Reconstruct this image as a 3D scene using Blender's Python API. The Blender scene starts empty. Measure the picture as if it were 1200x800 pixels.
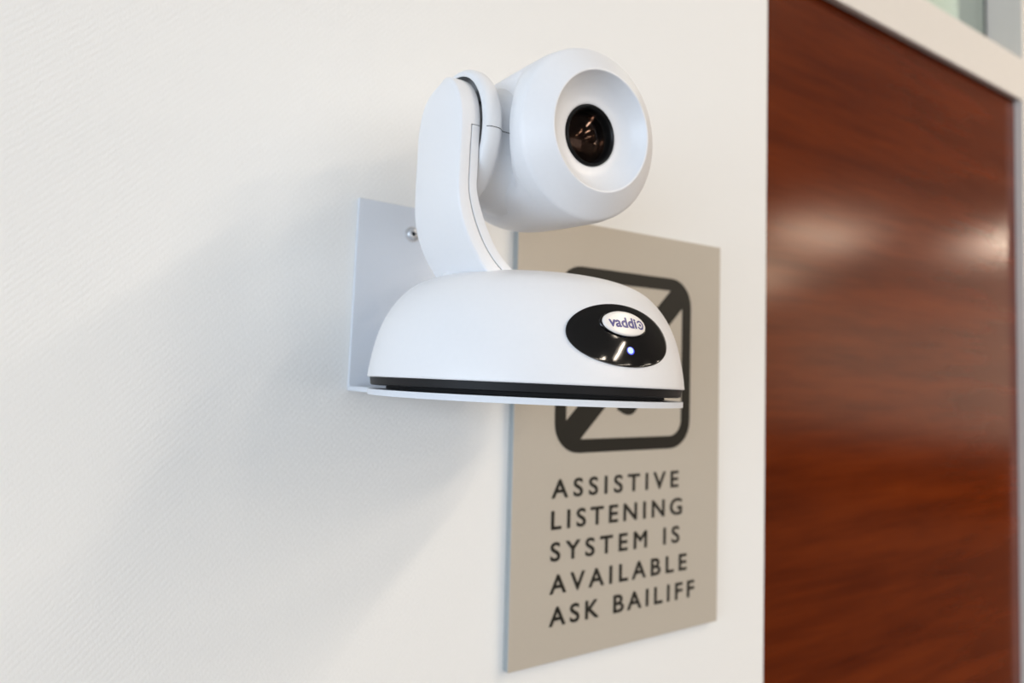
import bpy, bmesh, math
from mathutils import Vector, Matrix
S = bpy.context.scene
COL = S.collection
PI = math.pi

# ------------------------------------------------------------------ camera
# world frame: the wall is the plane y = 0, x runs along it, z is up, the room lies at y < 0
FPX = 800.0
YAW, PITCH, ROLL = 0.5683, 0.0501, 0.0253
CAM = Vector((-0.2474, -0.3856, 0.1941))
fw = Vector((math.sin(YAW)*math.cos(PITCH), math.cos(YAW)*math.cos(PITCH), math.sin(PITCH)))
r0 = Vector((math.cos(YAW), -math.sin(YAW), 0))
u0 = r0.cross(fw)
rt = math.cos(ROLL)*r0 + math.sin(ROLL)*u0
up = -math.sin(ROLL)*r0 + math.cos(ROLL)*u0
cd = bpy.data.cameras.new('camera')
cam = bpy.data.objects.new('camera', cd); COL.objects.link(cam)
m = Matrix((rt, up, -fw)).transposed().to_4x4(); m.translation = CAM
cam.matrix_world = m
cd.sensor_width = 36.0; cd.lens = 36.0*FPX/1200.0
cd.clip_start = 0.01; cd.clip_end = 60
cd.dof.use_dof = True; cd.dof.focus_distance = 0.285; cd.dof.aperture_fstop = 7.0
S.camera = cam

# ------------------------------------------------------------------ world, daylight, fill, exposure
S.view_settings.view_transform = 'Standard'; S.view_settings.look = 'None'
S.view_settings.gamma = 1.0; S.view_settings.use_curve_mapping = False
S.view_settings.exposure = 0.09
W = bpy.data.worlds.new('world'); S.world = W; W.use_nodes = True
bg = W.node_tree.nodes['Background']; bg.inputs[0].default_value = (0.72, 0.84, 1.0, 1); bg.inputs[1].default_value = 0.6

FLOOR, CEIL = -1.42, 1.75
XL, XR, YB = -3.2, 9.5, -7.5        # room extents

def area(name, loc, size, size_y, power, color, direction):
    d = bpy.data.lights.new(name, 'AREA'); d.shape = 'RECTANGLE'
    d.size = size; d.size_y = size_y; d.energy = power*.85; d.color = color
    o = bpy.data.objects.new(name, d); COL.objects.link(o); o.location = loc
    o.rotation_euler = Vector(direction).to_track_quat('-Z', 'Y').to_euler()
    return o
# daylight entering through the window band of the left-hand room wall
area('window_daylight', (XL+0.02, -2.55, 0.15), 4.7, 1.7, 128, (0.72, 0.85, 1.0), (1, 0, 0))
# added fill light behind the viewer, no known source, lifts the wall shadows
area('back_fill_light', (0.3, YB+0.02, 0.15), 5.6, 1.7, 104, (1.0, 0.97, 0.94), (0, 1, 0))

# ------------------------------------------------------------------ materials
def mat(name, color, rough=0.5, metal=0.0, spec=0.5, coat=0.0, coat_rough=0.1, emit=None, emit_s=0.0):
    mm = bpy.data.materials.new(name); mm.use_nodes = True
    b = mm.node_tree.nodes['Principled BSDF']
    b.inputs['Base Color'].default_value = (*color, 1); b.inputs['Roughness'].default_value = rough
    b.inputs['Metallic'].default_value = metal; b.inputs['Specular IOR Level'].default_value = spec
    b.inputs['Coat Weight'].default_value = coat; b.inputs['Coat Roughness'].default_value = coat_rough
    if emit: b.inputs['Emission Color'].default_value = (*emit, 1); b.inputs['Emission Strength'].default_value = emit_s
    return mm
def nd(mm, t, **kw):
    n = mm.node_tree.nodes.new(t)
    for k, v in kw.items(): setattr(n, k, v)
    return n
def lk(mm, a, b): mm.node_tree.links.new(a, b)
def bsdf(mm): return mm.node_tree.nodes['Principled BSDF']

def fabric_wall():
    mm = mat('wallcovering', (0.84, 0.83, 0.805), 0.62, spec=0.35)
    tc = nd(mm, 'ShaderNodeTexCoord')
    mp = nd(mm, 'ShaderNodeMapping'); mp.inputs['Scale'].default_value = (1, 1, 0.55); mp.inputs['Rotation'].default_value = (0, 0.5, 0)
    lk(mm, tc.outputs['Object'], mp.inputs[0])
    n1 = nd(mm, 'ShaderNodeTexNoise'); n1.inputs['Scale'].default_value = 900; n1.inputs['Detail'].default_value = 2
    lk(mm, mp.outputs[0], n1.inputs['Vector'])
    wv = nd(mm, 'ShaderNodeTexWave'); wv.bands_direction = 'Z'; wv.inputs['Scale'].default_value = 170; wv.inputs['Distortion'].default_value = 2.5; wv.inputs['Detail'].default_value = 1
    lk(mm, mp.outputs[0], wv.inputs['Vector'])
    ad = nd(mm, 'ShaderNodeMath', operation='ADD'); lk(mm, n1.outputs[0], ad.inputs[0]); 
    ml = nd(mm, 'ShaderNodeMath', operation='MULTIPLY'); ml.inputs[1].default_value = 0.5
    lk(mm, wv.outputs[1], ml.inputs[0]); lk(mm, ml.outputs[0], ad.inputs[1])
    bp = nd(mm, 'ShaderNodeBump'); bp.inputs['Strength'].default_value = 0.2; bp.inputs['Distance'].default_value = 0.0006
    lk(mm, ad.outputs[0], bp.inputs['Height']); lk(mm, bp.outputs[0], bsdf(mm).inputs['Normal'])
    return mm
def wood():
    mm = mat('cherry_veneer', (0.2, 0.05, 0.02), 0.18, spec=0.42)
    tc = nd(mm, 'ShaderNodeTexCoord')
    def grain(sc, s, d):
        mp = nd(mm, 'ShaderNodeMapping'); mp.inputs['Scale'].default_value = sc; lk(mm, tc.outputs['Object'], mp.inputs[0])
        n = nd(mm, 'ShaderNodeTexNoise'); n.inputs['Scale'].default_value = s; n.inputs['Detail'].default_value = d; n.inputs['Roughness'].default_value = 0.6
        lk(mm, mp.outputs[0], n.inputs['Vector']); return n
    a = grain((0.9, 1, 9), 3.0, 5); b = grain((2.5, 1, 60), 4.0, 4)
    mx = nd(mm, 'ShaderNodeMath', operation='MULTIPLY_ADD'); mx.inputs[1].default_value = 0.35
    lk(mm, b.outputs[0], mx.inputs[0]); lk(mm, a.outputs[0], mx.inputs[2])
    cr = nd(mm, 'ShaderNodeValToRGB')
    e = cr.color_ramp.elements; e[0].position = 0.35; e[0].color = (0.056, 0.0058, 0.0005, 1); e[1].position = 0.95; e[1].color = (0.165, 0.026, 0.0032, 1)
    lk(mm, mx.outputs[0], cr.inputs[0]); lk(mm, cr.outputs[0], bsdf(mm).inputs['Base Color'])
    bsdf(mm).inputs['Specular Tint'].default_value = (1.0, 0.70, 0.50, 1)
    bp = nd(mm, 'ShaderNodeBump'); bp.inputs['Strength'].default_value = 0.05; bp.inputs['Distance'].default_value = 0.001
    lk(mm, b.outputs[0], bp.inputs['Height']); lk(mm, bp.outputs[0], bsdf(mm).inputs['Normal'])
    return mm
def speck(name, c, rough, amt=0.03, scale=400, **kw):
    mm = mat(name, c, rough, **kw)
    tc = nd(mm, 'ShaderNodeTexCoord'); n = nd(mm, 'ShaderNodeTexNoise'); n.inputs['Scale'].default_value = scale; n.inputs['Detail'].default_value = 3
    lk(mm, tc.outputs['Object'], n.inputs['Vector'])
    cr = nd(mm, 'ShaderNodeValToRGB'); e = cr.color_ramp.elements
    e[0].position = 0.3; e[1].position = 0.7
    e[0].color = (*[max(0, v*(1-amt)) for v in c], 1); e[1].color = (*[min(1, v*(1+amt)) for v in c], 1)
    lk(mm, n.outputs[0], cr.inputs[0]); lk(mm, cr.outputs[0], bsdf(mm).inputs['Base Color'])
    return mm
def glass_mat(name, tint, refl, rough, gain=1.0):
    mm = bpy.data.materials.new(name); mm.use_nodes = True; nt = mm.node_tree; nt.nodes.clear()
    o = nt.nodes.new('ShaderNodeOutputMaterial'); mx = nt.nodes.new('ShaderNodeMixShader')
    t = nt.nodes.new('ShaderNodeBsdfTransparent'); t.inputs[0].default_value = (*tint, 1)
    g = nt.nodes.new('ShaderNodeBsdfGlossy'); g.inputs['Color'].default_value = (*refl, 1); g.inputs['Roughness'].default_value = rough
    f = nt.nodes.new('ShaderNodeFresnel'); ge = nt.nodes.new('ShaderNodeNewGeometry')
    mr = nt.nodes.new('ShaderNodeMapRange'); mr.inputs['To Min'].default_value = 1.5; mr.inputs['To Max'].default_value = 1/1.5
    nt.links.new(ge.outputs['Backfacing'], mr.inputs['Value']); nt.links.new(mr.outputs[0], f.inputs[0])
    g_ = nt.nodes.new('ShaderNodeMath'); g_.operation = 'MULTIPLY'; g_.inputs[1].default_value = gain
    nt.links.new(f.outputs[0], g_.inputs[0]); nt.links.new(g_.outputs[0], mx.inputs[0]); nt.links.new(t.outputs[0], mx.inputs[1]); nt.links.new(g.outputs[0], mx.inputs[2]); nt.links.new(mx.outputs[0], o.inputs[0])
    return mm

M = {}
M['wall'] = fabric_wall()
M['plaster'] = speck('painted_plaster', (0.80, 0.77, 0.72), 0.7, 0.01, 60)
M['ceiling'] = speck('ceiling_paint', (0.50, 0.47, 0.43), 0.8, 0.01, 60)
M['carpet'] = speck('carpet', (0.05, 0.042, 0.038), 0.95, 0.15, 300)
M['wood'] = wood()
M['frame'] = speck('painted_frame', (0.79, 0.745, 0.69), 0.45, 0.01, 80)
M['white'] = speck('white_plastic', (0.79, 0.795, 0.815), 0.36, 0.006, 500, spec=0.45)
M['white_lo'] = speck('white_plastic_satin', (0.77, 0.775, 0.79), 0.42, 0.006, 500, spec=0.4)
M['powder'] = speck('white_powder_coat', (0.68, 0.71, 0.76), 0.5, 0.012, 900, spec=0.4)
M['black'] = speck('black_rubber', (0.006, 0.006, 0.0075), 0.5, 0.1, 500, spec=0.25)
M['gap'] = speck('dark_gap', (0.006, 0.006, 0.007), 0.8, 0.1, 500)  # near black that stands in for shade inside gaps and recesses
M['gloss'] = speck('gloss_black', (0.003, 0.003, 0.0035), 0.08, 0.1, 500, spec=0.5)
M['badge'] = speck('badge_white', (0.84, 0.80, 0.76), 0.3, 0.005, 500)
M['navy'] = speck('navy_ink', (0.025, 0.02, 0.20), 0.4, 0.05, 500)
M['led'] = mat('blue_led', (0.3, 0.4, 1.0), 0.3, emit=(0.30, 0.42, 1.0), emit_s=1.1)
M['led_glow'] = mat('blue_led_halo', (0.01, 0.02, 0.3), 0.3, emit=(0.02, 0.05, 1.0), emit_s=0.5)  # glow around the status light, put into an emissive colour
M['sign'] = speck('taupe_sign_face', (0.49, 0.435, 0.36), 0.42, 0.015, 700, spec=0.4)
M['sign_edge'] = speck('grey_acrylic_edge', (0.33, 0.36, 0.37), 0.3, 0.02, 300)
M['ink'] = speck('dark_sign_ink', (0.014, 0.012, 0.008), 0.5, 0.05, 500, spec=0.25)
M['screw'] = speck('zinc_screw', (0.62, 0.64, 0.67), 0.35, 0.05, 800, metal=0.6)
M['lens_glass'] = glass_mat('lens_front_glass', (0.95, 0.95, 0.95), (1.0, 0.55, 0.38), 0.03, 0.10)
M['lens_core'] = speck('dark_coated_glass', (0.002, 0.0018, 0.0018), 0.05, 0.05, 300, spec=0.15)
bsdf(M['lens_core']).inputs['Specular Tint'].default_value = (1.0, 0.58, 0.42, 1)
M['lens_in'] = glass_mat('lens_inner_glass', (0.9, 0.9, 0.9), (1.0, 0.62, 0.45), 0.04, 0.14)
M['lens_ring'] = speck('matt_black_lens_ring', (0.006, 0.006, 0.006), 0.35, 0.1, 500, spec=0.2)
M['pane'] = glass_mat('window_glass', (0.93, 0.97, 0.95), (1, 1, 1), 0.0)
M['lamp'] = mat('lamp_diffuser', (0.9, 0.9, 0.88), 0.5, emit=(1.0, 0.86, 0.72), emit_s=3.0)
M['alu'] = speck('lamp_housing', (0.6, 0.6, 0.6), 0.4, 0.02, 300, metal=0.7)
M['greenwall'] = speck('pale_green_plaster', (0.66, 0.70, 0.62), 0.8, 0.01, 40)
M['bluewall'] = speck('pale_blue_plaster', (0.74, 0.80, 0.84), 0.8, 0.01, 40)

# ------------------------------------------------------------------ mesh helpers
def finish(name, bm, m, parent=None, smooth=40):
    bmesh.ops.recalc_face_normals(bm, faces=bm.faces)
    me = bpy.data.meshes.new(name); bm.to_mesh(me); bm.free()
    if smooth:
        for p in me.polygons: p.use_smooth = True
        me.set_sharp_from_angle(angle=math.radians(smooth))
    me.materials.append(m)
    o = bpy.data.objects.new(name, me); COL.objects.link(o)
    if parent: o.parent = parent
    return o
def tag(o, label, cat, group=None):
    o['label'] = label; o['category'] = cat
    if group: o['group'] = group
    return o
def struct(o, label=None):
    o['kind'] = 'structure'
    if label: o['label'] = label
    return o
def box(bm, x0, x1, y0, y1, z0, z1, bev=0.0, seg=2):
    t = bmesh.new(); bmesh.ops.create_cube(t, size=1)
    for v in t.verts:
        v.co = Vector(((x0+x1)/2+v.co.x*(x1-x0), (y0+y1)/2+v.co.y*(y1-y0), (z0+z1)/2+v.co.z*(z1-z0)))
    if bev: bmesh.ops.bevel(t, geom=t.edges[:], offset=bev, segments=seg, profile=0.5, affect='EDGES')
    me = bpy.data.meshes.new('t'); t.to_mesh(me); t.free(); bm.from_mesh(me); bpy.data.meshes.remove(me)
def bbox(name, m, parent, *a, bev=0.0):
    bm = bmesh.new(); box(bm, *a, bev=bev); return finish(name, bm, m, parent, 0)
def catmull(pts, n):
    P = [Vector(p) for p in pts]; P = [2*P[0]-P[1]] + P + [2*P[-1]-P[-2]]; out = []
    for i in range(1, len(P)-2):
        for k in range(n):
            t = k/n; a, b, c, d = P[i-1:i+3]
            out.append(0.5*((2*b)+(c-a)*t+(2*a-5*b+4*c-d)*t*t+(3*b-a-3*c+d)*t**3))
    out.append(P[-2]); return out
def revolve(bm, prof, n, fn):
    """prof: list of (r, h); fn(r*cos, r*sin, h) -> Vector"""
    rings = []
    for r, h in prof:
        if r < 1e-6: rings.append([bm.verts.new(fn(0, 0, h))])
        else: rings.append([bm.verts.new(fn(r*math.cos(2*PI*k/n), r*math.sin(2*PI*k/n), h)) for k in range(n)])
    for A, B in zip(rings, rings[1:]):
        if len(A) == 1 and len(B) == 1: continue
        for k in range(n):
            j = (k+1) % n
            if len(A) == 1: bm.faces.new((A[0], B[k], B[j]))
            elif len(B) == 1: bm.faces.new((A[k], A[j], B[0]))
            else: bm.faces.new((A[k], A[j], B[j], B[k]))
    return rings
def loft(bm, sections, cap=True):
    rings = [[bm.verts.new(p) for p in s] for s in sections]; n = len(rings[0])
    for A, B in zip(rings, rings[1:]):
        for k in range(n):
            j = (k+1) % n; bm.faces.new((A[k], A[j], B[j], B[k]))
    if cap: bm.faces.new(rings[0][::-1]); bm.faces.new(rings[-1])
def prism(bm, outline, z0, z1, fn=lambda x, y, z: Vector((x, y, z)), bev=0.0):
    a = [bm.verts.new(fn(x, y, z0)) for x, y in outline]; b = [bm.verts.new(fn(x, y, z1)) for x, y in outline]; n = len(a)
    bm.faces.new(a[::-1]); bm.faces.new(b)
    for k in range(n):
        j = (k+1) % n; bm.faces.new((a[k], a[j], b[j], b[k]))
def tube(bm, pts, r, n=6):
    pts = [Vector(p) for p in pts]; secs = []
    ref = Vector((0.3, 0.2, 0.93))
    for i, p in enumerate(pts):
        t = (pts[min(i+1, len(pts)-1)]-pts[max(i-1, 0)]).normalized()
        a = t.cross(ref).normalized(); b = t.cross(a)
        secs.append([p+r*(math.cos(2*PI*k/n)*a+math.sin(2*PI*k/n)*b) for k in range(n)])
    loft(bm, secs)
def interp(z, tab):
    if z <= tab[0][0]: return tab[0][1]
    for (a, fa), (b, fb) in zip(tab, tab[1:]):
        if z <= b: return fa+(fb-fa)*(z-a)/(b-a)
    return tab[-1][1]
def text_mesh(s, space=1.0, offset=0.0):
    c = bpy.data.curves.new('txt', 'FONT'); c.body = s; c.size = 1; c.space_character = space; c.offset = offset; c.resolution_u = 6
    o = bpy.data.objects.new('txt', c); COL.objects.link(o)
    dg = bpy.context.evaluated_depsgraph_get(); dg.update()
    me = bpy.data.meshes.new_from_object(o.evaluated_get(dg))
    bpy.data.objects.remove(o); bpy.data.curves.remove(c)
    return me
def extents(me):
    xs = [v.co.x for v in me.vertices]; ys = [v.co.y for v in me.vertices]
    return min(xs), max(xs), min(ys), max(ys)

# ------------------------------------------------------------------ the room
WC = 0.2645          # outside corner where the wall turns into the door recess
DX0, DX1 = 0.295, 1.195   # door leaf
FY, DY = 0.152, 0.165      # frame face, door face
DTOP = 0.7275
HB, HT = 0.7236, 0.8010     # frame head: lower and upper edge
RX = 1.30
bbox('wall_front', M['wall'], None, XL, WC, 0.0, 0.24, FLOOR, CEIL, bev=0.0015)
struct(bpy.data.objects['wall_front'], 'off-white woven wallcovering')
struct(bbox('wall_front_right', M['wall'], None, RX, XR, 0.156, 0.26, FLOOR, CEIL))
struct(bbox('wall_front_above', M['plaster'], None, WC, RX, 0.10, 0.24, 1.35, CEIL))
struct(bbox('floor', M['carpet'], None, XL-.2, XR+.2, YB-.2, 1.0, FLOOR-.1, FLOOR))
struct(bbox('ceiling', M['ceiling'], None, XL-.2, XR+.2, YB-.2, 1.0, CEIL, CEIL+.1))
struct(bbox('trim_3', M['wood'], None, XR-.03, XR, YB, 0.0, FLOOR, -0.48))
struct(bbox('wall_right', M['plaster'], None, XR, XR+.2, YB, 1.0, FLOOR, CEIL))
bm = bmesh.new()
box(bm, XL, XR, YB-.2, YB, FLOOR, -.70); box(bm, XL, XR, YB-.2, YB, 1.0, CEIL); box(bm, XL, -2.5, YB-.2, YB, -.70, 1.0); box(bm, 3.1, XR, YB-.2, YB, -.70, 1.0)  # unseen opening made for the added back fill
struct(finish('wall_back', bm, M['plaster'], None, 0))
# left wall with its window band
bm = bmesh.new()
box(bm, XL-.2, XL, YB, 1.0, FLOOR, -0.70); box(bm, XL-.2, XL, YB, 1.0, 1.0, CEIL)
box(bm, XL-.2, XL, YB, -4.9, -0.70, 1.0); box(bm, XL-.2, XL, -0.2, 1.0, -0.70, 1.0)
struct(finish('wall_left', bm, M['plaster'], None, 0))
# corridor behind the door, seen through the transom
struct(bbox('wall_corridor', M['greenwall'], None, XL, 2.60, 0.8, 0.9, FLOOR, CEIL))
struct(bbox('wall_corridor_end', M['bluewall'], None, 2.64, XR, 0.8, 0.9, FLOOR, CEIL))
struct(bbox('trim_2', M['alu'], None, 2.60, 2.64, 0.81, 0.9, FLOOR, CEIL))

# door frame: head, jambs, stops
trim = bpy.data.objects.new('trim_1', None); COL.objects.link(trim); struct(trim, 'pale painted door frame with transom above')
bbox('jamb', M['frame'], trim, WC+.0005, DX0-.002, FY, 0.26, FLOOR, 1.35, bev=.001)
bbox('jamb', M['frame'], trim, 1.197, 1.2995, FY, 0.26, FLOOR, 1.35, bev=.001)
bbox('head', M['frame'], trim, DX0-.002, 1.197, FY, DY-.003, HB, HT, bev=.001)
bbox('head_stop', M['frame'], trim, DX0-.002, 1.197, DY-.003, 0.235, DTOP+.003, HT-.004)
bbox('head', M['frame'], trim, DX0-.002, 1.197, FY, 0.235, 1.30, 1.35, bev=.001)
d = bbox('door_1', M['wood'], None, DX0, DX1, DY, DY+.044, FLOOR+.008, DTOP, bev=.001)
struct(d, 'red-brown cherry veneer door with horizontal grain')
w = bbox('window_1', M['pane'], None, DX0-.002, 1.197, 0.212, 0.218, HT-.004, 1.30)
struct(w, 'clear transom pane above the door')

bbox('gasket', M['black'], w, 1.192, 1.197, 0.2105, 0.2118, HT-.004, 1.30)
# ceiling lamps: linear luminaires
def lamp(x, y, power, rz=0.0):
    e = bpy.data.objects.new('ceiling_lamp', None); COL.objects.link(e); e.location = (x, y, CEIL); e.rotation_euler = (0, 0, rz)
    tag(e, 'linear luminaire mounted on the ceiling', 'lamp', 'ceiling luminaires')
    bbox('housing', M['alu'], e, -.11, .11, -.65, .65, -.05, 0, bev=.004)
    bbox('diffuser', M['lamp'], e, -.06, .06, -.64, .64, -.056, -.0505)
    d = bpy.data.lights.new('lamp_light', 'AREA'); d.shape = 'RECTANGLE'; d.size = .12; d.size_y = 1.28; d.energy = power*.97; d.color = (1.0, 0.86, 0.70)
    o = bpy.data.objects.new('lamp_light', d); COL.objects.link(o); o.parent = e; o.location = (0, 0, -.058)
for x, y, pw, rz in [(1.5, -1.5, 27, 0), (1.5, -4.2, 30, 0), (2.15, -3.05, 34, 0), (3.6, -4.6, 30, 0), (6.0, -3.4, 33, PI/2), (8.0, -2.35, 33, PI/2), (7.8, -5.6, 80, PI/2), (1.5, -6.6, 25, 0), (4.2, -6.6, 25, 0)]:
    lamp(x, y, pw, rz)
area('corridor_light', (1.9, .5, CEIL-.03), 2.4, .25, 9, (1.0, 0.97, 0.92), (0, 0, -1))

# ------------------------------------------------------------------ the sign
SW, SH, ST = 0.2005, 0.3048, 0.0060
sign = bpy.data.objects.new('wall_sign', None); COL.objects.link(sign); sign.location = (-.0019, 0, .0015); sign.scale = (.9922, .9922, .9922)
tag(sign, 'taupe notice sign about an assistive listening system on the wall', 'sign')
bm = bmesh.new(); box(bm, 0, SW, -ST, 0, 0, SH, bev=.0003, seg=1)
pl = finish('sign_plate', bm, M['sign'], sign, 30)
pl.data.materials.append(M['sign_edge'])
for p in pl.data.polygons:
    if abs(p.normal.y) < 0.5: p.material_index = 1
def flat(bm, x, y, z): return Vector((x, -ST-z, y))
def text_part(s, x0, x1, base, cap):
    # natural glyph widths at the photographed cap height, tracking fitted to the measured line length
    a = text_mesh(s, 1.0); b = text_mesh(s, 1.4)
    ea, eb = extents(a), extents(b); k = (cap-.0006)/0.727
    wa, wb = (ea[1]-ea[0])*k*1.12, (eb[1]-eb[0])*k*1.12
    sp = 1.0+0.4*((x1-x0)-wa)/(wb-wa)
    bpy.data.meshes.remove(a); bpy.data.meshes.remove(b)
    me = text_mesh(s, sp); e = extents(me); bd = .00034
    sx = (x1-x0-2*bd)/(e[1]-e[0]); bm = bmesh.new()
    for k in range(8):          # stroke weight: the same glyph outline shifted round a small circle
        dx, dz = bd*math.cos(k*PI/4), bd*math.sin(k*PI/4); h = .00030+.00001*k
        t = bmesh.new(); t.from_mesh(me)
        for v in t.verts: v.co = Vector((x0+bd+(v.co.x-e[0])*sx+dx, -ST, base+bd+v.co.y*(k_ := (cap-2*bd)/0.727)+dz))
        r = bmesh.ops.extrude_face_region(t, geom=t.faces[:])
        for v in r['geom']:
            if isinstance(v, bmesh.types.BMVert): v.co.y -= h
        tm = bpy.data.meshes.new('t'); t.to_mesh(tm); t.free(); bm.from_mesh(tm); bpy.data.meshes.remove(tm)
    bpy.data.meshes.remove(me)
    return finish('lettering', bm, M['ink'], sign, 0)
CAPH = 0.0137
for s, x1, b in [('ASSISTIVE', .1546, .1106), ('LISTENING', .1588, .0893), ('SYSTEM IS', .1563, .0678), ('AVAILABLE', .1647, .0457), ('ASK BAILIFF', .1735, .0240)]:
    text_part(s, .0323, x1, b, CAPH)
# pictogram: rounded square frame, diagonal bar, ear
PX0, PX1, PZ0, PZ1, PS = .0335, .1660, .1409, .2734, .0097
def rrect(x0, x1, y0, y1, r, n=8):
    out = []
    for cx, cy, a in ((x1-r, y1-r, 0), (x0+r, y1-r, 90), (x0+r, y0+r, 180), (x1-r, y0+r, 270)):
        for k in range(n+1):
            t = math.radians(a+90*k/n); out.append((cx+r*math.cos(t), cy+r*math.sin(t)))
    return out
picto_h = .00035
bm = bmesh.new()
A = rrect(PX0, PX1, PZ0, PZ1, .0215); B = rrect(PX0+PS, PX1-PS, PZ0+PS, PZ1-PS, .0125)
v = [[bm.verts.new((x, -ST-h, z)) for x, z in L] for L, h in ((A, 0), (A, picto_h), (B, picto_h), (B, 0))]
n = len(A)
for i in range(4):
    P, Q = v[i], v[(i+1) % 4]
    for k in range(n): bm.faces.new((P[k], P[(k+1) % n], Q[(k+1) % n], Q[k]))
finish('pictogram_frame', bm, M['ink'], sign, 0)
bm = bmesh.new(); c = .006; hw = .0185/math.sqrt(2)
q0 = (PX0+c, PZ0+c); q1 = (PX1-c, PZ1-c)
o_ = [(q0[0]+hw, q0[1]), (q1[0], q1[1]-hw), (q1[0]-.001, q1[1]-.001), (q1[0]-hw, q1[1]), (q0[0], q0[1]+hw), (q0[0]+.001, q0[1]+.001)]
prism(bm, o_, 0, picto_h*.9, lambda x, y, z: Vector((x, -ST-z, y)))
finish('pictogram_bar', bm, M['ink'], sign, 0)
def stroke(bm, pts, w):
    pts = [Vector((x, y, 0)) for x, y in pts]; L, R = [], []
    for i, p in enumerate(pts):
        t = (pts[min(i+1, len(pts)-1)]-pts[max(i-1, 0)]).normalized(); nn = Vector((-t.y, t.x, 0))*w/2
        L.append((p+nn)[:2]); R.append((p-nn)[:2])
    prism(bm, L+R[::-1], 0, picto_h*.8, lambda x, y, z: Vector((x, -ST-z, y)))
bm = bmesh.new()
ear = catmull([(.0745, .213), (.079, .234), (.096, .2445), (.114, .240), (.1235, .225), (.120, .208), (.112, .196), (.1095, .184), (.103, .1725), (.092, .176)], 5)
stroke(bm, [p[:2] for p in ear], .0105)
ear2 = catmull([(.086, .214), (.090, .227), (.101, .230), (.109, .222), (.106, .210), (.099, .203)], 5)
stroke(bm, [p[:2] for p in ear2], .006)
finish('pictogram_ear', bm, M['ink'], sign, 0)

# ------------------------------------------------------------------ bracket and camera share one slightly tilted frame
O = Vector((-0.0498, -0.0895, 0.1845)); TH = 0.022
ct, st = math.cos(TH), math.sin(TH)
def W2L(q):
    d = Vector(q)-O; return Vector((d.x*ct-d.z*st, d.y, d.x*st+d.z*ct))
def to_local(bm):
    for v in bm.verts: v.co = W2L(v.co)

br = bpy.data.objects.new('wall_bracket', None); COL.objects.link(br); br.location = O; br.rotation_euler = (0, TH, 0)
tag(br, 'white bent sheet-metal wall bracket with a round shelf under the camera', 'bracket')
BX0, BX1, BY, TK = -.0642, .020, .0893, .0024
bm = bmesh.new(); box(bm, BX0, BX1, BY-TK, BY, -.0027, .1105, bev=.0005)
finish('back_plate', bm, M['powder'], br, 0)
RP = .0800
a0 = math.acos(BX0/RP); a1 = math.acos(BX1/RP)
out = [(BX0, BY-TK*.5)]
N = 120
for k in range(N+1):
    t = a0+(2*PI-a0+a1-0)*k/N      # sweep from the left shoulder round the front to the right shoulder
    out.append((RP*math.cos(t), RP*math.sin(t)))
out.append((BX1, BY-TK*.5))
bm = bmesh.new(); prism(bm, out, -.0027, 0)
eds = [e for e in bm.edges if abs(e.verts[0].co.z-e.verts[1].co.z) < 1e-6]
bmesh.ops.bevel(bm, geom=eds, offset=.0006, segments=2, profile=.5, affect='EDGES')
finish('shelf', bm, M['powder'], br, 20)
def screw(x, z):
    bm = bmesh.new(); y = BY-TK
    # washer-head screw with a recessed cross
    f = lambda a, b, h: Vector((x+a, y-h, z+b))
    revolve(bm, [(.0038, 0), (.0038, .0008), (.0034, .0016), (.0026, .0021), (.0014, .0023), (.0014, .0010), (0, .0010)], 24, f)
    s = finish('screw', bm, M['screw'], br, 35)
    bm = bmesh.new(); revolve(bm, [(.0013, .0013), (.0010, .0016), (0, .0016)], 16, f); finish('socket', bm, M['gap'], s, 0)
    bm = bmesh.new(); revolve(bm, [(.0047, 0), (.0046, .0005), (.0039, .0006), (.0039, 0)], 24, f); finish('washer', bm, M['alu'], s, 0)
    return s
screw(-.0295, .0938)
screw(.006, .0938)

# ------------------------------------------------------------------ PTZ camera
ptz = bpy.data.objects.new('ptz_camera', None); COL.objects.link(ptz); ptz.location = O; ptz.rotation_euler = (0, TH, 0)
tag(ptz, 'white pan-tilt-zoom conference camera standing on a wall bracket', 'camera')
DOME = catmull([(.0805, .0062), (.0798, .012), (.0783, .020), (.0757, .0295), (.0715, .0388), (.0655, .0470), (.0588, .0526), (.0490, .0566), (.036, .0591), (.02, .0604), (0.0, .0609)], 6)
DOME = [(p[0], p[1]) for p in DOME]
ctr = lambda a, b, h: Vector((a, b, h))
bm = bmesh.new()
revolve(bm, [(.070, .0064), (.0797, .0058), (.0803, .0059)] + DOME, 144, ctr)
finish('base_dome', bm, M['white'], ptz, 50)
bm = bmesh.new()
revolve(bm, [(.060, .0019), (.0780, .0019), (.0788, .0024), (.0792, .0060), (.060, .0060)], 144, ctr)
finish('base_ring', bm, M['black'], ptz, 40)
bm = bmesh.new()
revolve(bm, [(.0, .00002), (.0700, .00002), (.0710, .0004), (.0710, .0022), (0, .0022)], 96, ctr)
finish('foot_pad', bm, M['gap'], ptz, 40)
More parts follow.
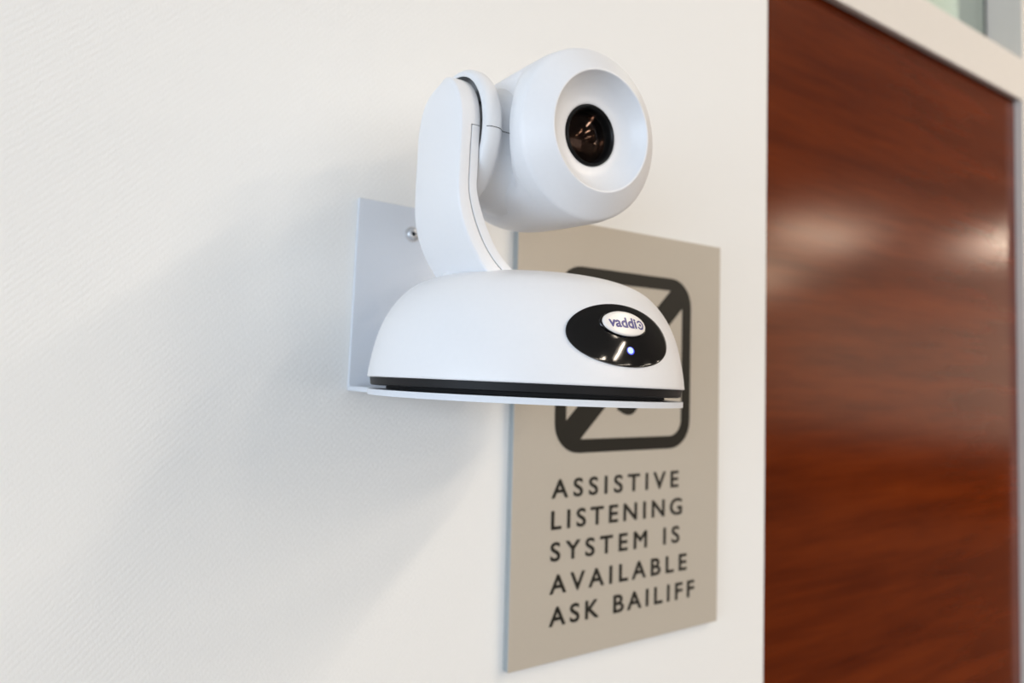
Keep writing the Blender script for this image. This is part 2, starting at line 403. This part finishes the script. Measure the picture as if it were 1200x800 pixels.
# points on the dome
DZ = sorted([(z, r) for r, z in DOME])
def dome(phi, z, off=0.0):
    r = interp(z, DZ); dr = (interp(z+.0008, DZ)-interp(z-.0008, DZ))/.0016
    nr, nz = 1/math.hypot(1, dr), -dr/math.hypot(1, dr)
    rr = r+off*nr
    return Vector((rr*math.sin(phi), -rr*math.cos(phi), z+off*nz))
def dome_oval(name, zc, hphi, hz, rings, m, parent, n=72, deck=None):
    """rings: (rho, offset) from the centre outwards"""
    bm = bmesh.new(); R = []
    for rho, off in rings:
        if rho == 0: R.append([bm.verts.new(dome(0, zc, off))]); continue
        R.append([bm.verts.new(dome(hphi*rho*math.cos(2*PI*k/n), zc+hz*rho*math.sin(2*PI*k/n), off)) for k in range(n)])
    for A, B in zip(R, R[1:]):
        for k in range(n):
            j = (k+1) % n
            bm.faces.new((A[0], B[k], B[j]) if len(A) == 1 else (A[k], A[j], B[j], B[k]))
    return finish(name, bm, m, parent, 50)
R_ = math.radians
panel = dome_oval('badge_panel', .0279, R_(21.8), .0136, [(0, .0007), (.2, .0007), (.4, .0007), (.6, .0007), (.8, .0007), (.93, .0007), (.985, .0007), (1.0, .00065), (1.0, -.0006)], M['gloss'], ptz)
panel['label'] = 'glossy black oval front panel'
dome_oval('badge', .0326, R_(9.2), .0053, [(0, .0019), (.4, .0019), (.8, .0019), (.93, .0019), (.985, .0016), (1.0, .0010), (1.0, .0002)], M['badge'], panel, 48)['label'] = 'white oval name badge'
dome_oval('badge_rim', .0326, R_(10.0), .0058, [(.92, .0013), (.96, .0014), (1.0, .0011), (1.02, .0004)], M['gloss'], panel, 48)
# badge lettering: five letters and a ring-shaped o with a notch and a dot
me = text_mesh('vaddi', 1.0); e = extents(me)
RB = interp(.0326, DZ)+.0019
tx0, tx1 = -.0092, .0056
sc = (tx1-tx0)/(e[1]-e[0]); base = .0308
bm = bmesh.new()
for k in range(8):
    t = bmesh.new(); t.from_mesh(me)
    bmesh.ops.subdivide_edges(t, edges=[x for x in t.edges if x.calc_length() > .12], cuts=2)
    dx, dz = .0002*math.cos(k*PI/4), .0002*math.sin(k*PI/4)
    for v_ in t.verts:
        x = tx0+(v_.co.x-e[0])*sc+dx; z = base+v_.co.y*sc*.82+dz
        v_.co = dome(x/RB, z, .00200+k*.000004)
    tm = bpy.data.meshes.new('t'); t.to_mesh(tm); t.free(); bm.from_mesh(tm); bpy.data.meshes.remove(tm)
bpy.data.meshes.remove(me)
rc = (tx1+.0026, base+.0016)
def ring_pts(r, a0, a1, n): return [(rc[0]+r*math.cos(R_(a0+(a1-a0)*k/n)), rc[1]+r*math.sin(R_(a0+(a1-a0)*k/n))) for k in range(n+1)]
o1 = ring_pts(.0020, -150, 150, 24); i1 = ring_pts(.0013, -150, 150, 24)
vo = [bm.verts.new(dome(x/RB, z, .00195)) for x, z in o1]; vi = [bm.verts.new(dome(x/RB, z, .00195)) for x, z in i1]
for k in range(24): bm.faces.new((vo[k], vo[k+1], vi[k+1], vi[k]))
bm.faces.new([bm.verts.new(dome(x/RB, z, .00195)) for x, z in ring_pts(.0006, 0, 330, 11)])
finish('lettering', bm, M['navy'], panel, 0)
# status light
def dome_spot(name, phi0, zc, a, b, off, m, parent):
    bm = bmesh.new(); c0 = bm.verts.new(dome(phi0, zc, off+.0001)); n = 24
    ring = [bm.verts.new(dome(phi0+a*math.cos(2*PI*k/n), zc+b*math.sin(2*PI*k/n), off)) for k in range(n)]
    ring2 = [bm.verts.new(dome(phi0+1.1*a*math.cos(2*PI*k/n), zc+1.1*b*math.sin(2*PI*k/n), off-.0004)) for k in range(n)]
    for k in range(n):
        j = (k+1) % n; bm.faces.new((c0, ring[k], ring[j])); bm.faces.new((ring[k], ring2[k], ring2[j], ring[j]))
    return finish(name, bm, m, parent, 60)
dome_spot('status_light', R_(.5), .0214, R_(1.15), .00135, .00088, M['led'], panel)['label'] = 'small lit blue status light'
dome_spot('status_light_halo', R_(.6), .0213, R_(1.55), .0017, .00078, M['led_glow'], panel)  # halo added under the light to imitate its glow

# arm (built in the untilted frame, then moved into the tilted one)
XO = [(.236, -.0855), (.2398, -.0891), (.2440, -.0933), (.2486, -.0966), (.2540, -.1002), (.26, -.1031), (.2655, -.1051), (.2716, -.1065), (.278, -.1071), (.285, -.1072), (.2967, -.1069), (.3084, -.1066), (.340, -.1068)]
XI = [(.236, -.066), (.2404, -.0727), (.2440, -.0779), (.2482, -.0829), (.2530, -.0868), (.2577, -.0897), (.263, -.0924), (.2688, -.0948), (.274, -.0965), (.2793, -.0976), (.2868, -.0974), (.2987, -.0971), (.3083, -.0967), (.340, -.0965)]
def smooth_tab(tab):
    return [(p[0], p[1]) for p in catmull(tab, 4)]
XO, XI = smooth_tab(XO), smooth_tab(XI)
YC, HWID, ZC = -.0900, .0280, .3090
CREASE = -.0950
def arm_section(z, f0, f1, inset=0.0, rnd=.0012):
    """cross-section at height z between thickness fractions f0 (outer) and f1 (inner)"""
    xo, xi = interp(z, XO), interp(z, XI)
    hw = HWID-inset
    if z > ZC: hw = math.sqrt(max(hw*hw-(z-ZC)**2, 1e-9))
    yf, yb = YC-hw, YC+hw
    if z > ZC: xo += .0038*((z-ZC)/HWID)**8
    a, b = xo+(xi-xo)*f0, xo+(xi-xo)*f1
    r = min(rnd, hw*.3)
    def bevel_x(y):   # outer face leans inwards behind the crease
        return a + (max(0, y-CREASE)*.125 if f0 == 0 else 0)
    pts = []
    def arc(cx, cy, t0, t1, rr, n=3):
        for k in range(n+1):
            t = R_(t0+(t1-t0)*k/n); pts.append(Vector((cx+rr*math.cos(t), cy+rr*math.sin(t), z)))
    arc(a+r, yf+r, 180, 270, r)                      # outer front
    ri = min(r, .0004)
    arc(b-ri, yf+ri, 270, 360, ri)                   # inner front
    arc(b-ri, yb-ri, 0, 90, ri)                      # inner back
    rb = min(.0012 if f0 == 0 else ri, hw*.5)
    xb = bevel_x(yb)
    arc(xb+rb, yb-rb, 90, 180, rb, 5)                # outer back
    yc = CREASE if yf+r < CREASE < yb-rb else (yf+yb)/2
    for dy in (.003, 0, -.003):
        y = yc+dy*(min(1, hw/.028)); pts.append(Vector((bevel_x(y)+(.0004 if dy == 0 and f0 == 0 else 0), y, z)))
    return pts
SPLIT = .3078; SEAM = .575; GAP = .02
zs_low = [.2365+(SPLIT-.2365)*k/44 for k in range(45)]
zs_top = [ZC+(HWID-.00002)*math.sin(R_(90*k/26)) for k in range(1, 27)]
bm = bmesh.new()
loft(bm, [arm_section(z, 0, SEAM-GAP) for z in zs_low]+[arm_section(SPLIT, 0, 1.0)]+[arm_section(z, 0, 1.0) for z in zs_top])
bmesh.ops.remove_doubles(bm, verts=bm.verts[:], dist=1e-7)
to_local(bm); arm = finish('arm', bm, M['white'], ptz, 35)
bm = bmesh.new(); loft(bm, [arm_section(z, SEAM+GAP, 1.0, rnd=.0002) for z in zs_low[:-1]+[SPLIT-.00035]]); to_local(bm)
finish('arm_cover', bm, M['white_lo'], ptz, 35)
def filler_section(z):
    xo, xi = interp(z, XO), interp(z, XI); a, b, y0, y1 = xo+(xi-xo)*.50, xo+(xi-xo)*.72, YC-HWID+.0016, YC-HWID+.012
    return [Vector((a, y0, z)), Vector((b, y0, z)), Vector((b, y1, z)), Vector((a, y1, z))]
bm = bmesh.new(); loft(bm, [filler_section(z) for z in zs_low[:-1]]); to_local(bm)
finish('arm_gap_filler', bm, M['gap'], ptz, 35)  # near-black filler added so the open seam reads as shaded
# rounded foot of the arm on the dome
bm = bmesh.new()
revolve(bm, [(p[0], p[1]) for p in catmull([(.0115, 0), (.0112, .0025), (.0095, .0045), (.006, .0058), (0, .0062)], 4)], 32, lambda a, b, h: Vector((-.0872+a*.62, -.0790+b*.8, .2400+h)))
to_local(bm); finish('arm_foot', bm, M['white'], ptz, 50)

# head: barrel round the lens axis, hub disc and neck round the tilt axis
HX, HZ, HP = -.0455, .3090, math.radians(3.5)
TILT = Vector((HX, -.143, HZ))
def head_fn(a, b, h):     # h = world y, a/b across; nose slightly down
    t = min(1, max(0, (h+.1275)/.012)); lim = .0420-.0120*t*t*(3-2*t)    # flat flanks behind the front ring
    if abs(a) > lim-.004:
        s_ = abs(a)-(lim-.004); a = math.copysign(lim-.004+.004*(1-math.exp(-s_/.004)), a) if t > 0 else a
    q = Vector((HX+a, h, HZ+b))-TILT
    return TILT+Vector((q.x, q.y*math.cos(HP)-q.z*math.sin(HP), q.y*math.sin(HP)+q.z*math.cos(HP)))
prof = [(.0146, -.1300), (.0146, -.1338)]
prof += [(p[0], p[1]) for p in catmull([(.0150, -.1342), (.0190, -.1350), (.0228, -.1372), (.0256, -.1402), (.0272, -.1426)], 5)]
prof += [(.0275, -.1434), (.0279, -.14375), (.0284, -.1437), (.0289, -.1434)]
prof += [(p[0], p[1]) for p in [(.0310, -.1420), (.0345, -.1394), (.0385, -.1363), (.0396, -.1352), (.0402, -.1343), (.0405, -.1333), (.0413, -.1275)]]
prof += [(p[0], p[1]) for p in catmull([(.0413, -.1255), (.0413, -.110), (.0411, -.095), (.0405, -.080), (.0380, -.065), (.0330, -.054), (.025, -.0475), (.012, -.0445), (0, -.044)], 5)]
bm = bmesh.new(); revolve(bm, prof, 128, head_fn); to_local(bm)
head = finish('head', bm, M['white'], ptz, 55)
hub = catmull([(.030, -.0967), (.0322, -.0963), (.0336, -.0945), (.0339, -.0918), (.0333, -.0890), (.0310, -.0868), (.0285, -.0855), (.0272, -.0838), (.0272, -.0810), (.0285, -.0770), (.0310, -.0720), (.033, -.0660)], 4)
bm = bmesh.new(); revolve(bm, [(p[0], p[1]) for p in hub], 96, lambda a, b, h: Vector((h, YC+a, HZ+b))); to_local(bm)
finish('tilt_hub', bm, M['white_lo'], ptz, 50)
# moulding seam of the head: across the hub, then round the barrel
zs = -.0025
pts = []
for r, x in [(p[0], p[1]) for p in hub]:
    if -.0962 <= x <= -.0868: pts.append(Vector((x, YC-math.sqrt(r*r-zs*zs)-.00003, HZ+zs)))
for y in (-.1165, -.119, -.122, -.125): pts.append(head_fn(-math.sqrt(.0413**2-zs*zs)-.00002, zs, y))
bm = bmesh.new(); tube(bm, pts, .00017); to_local(bm)
finish('seam', bm, M['gap'], head, 0)
bm = bmesh.new()
pts = [head_fn(-.04130*math.cos(R_(3.5+t)), -.04130*math.sin(R_(3.5+t)), -.1253) for t in range(0, 60, 4)]
tube(bm, pts, .00010); to_local(bm); finish('seam', bm, M['white_lo'], head, 0)
# lens
bm = bmesh.new(); revolve(bm, [(.0147, -.1335), (.0145, -.1348), (.0138, -.1352), (.0131, -.1347), (.0127, -.1335), (.0120, -.1285), (.0105, -.120), (0, -.118)], 64, head_fn); to_local(bm)
finish('lens_ring', bm, M['lens_ring'], head, 40)
def cap(name, r, y0, bulge, m, n=10):
    bm = bmesh.new(); revolve(bm, [(r*k/n, y0-bulge*(1-(k/n)**2)) for k in range(n+1)], 48, head_fn); to_local(bm)
    return finish(name, bm, m, head, 0 if False else 60)
cap('front_glass', .0126, -.1328, .0020, M['lens_glass'])
cap('lens_element', .0121, -.1300, .0024, M['lens_core'])
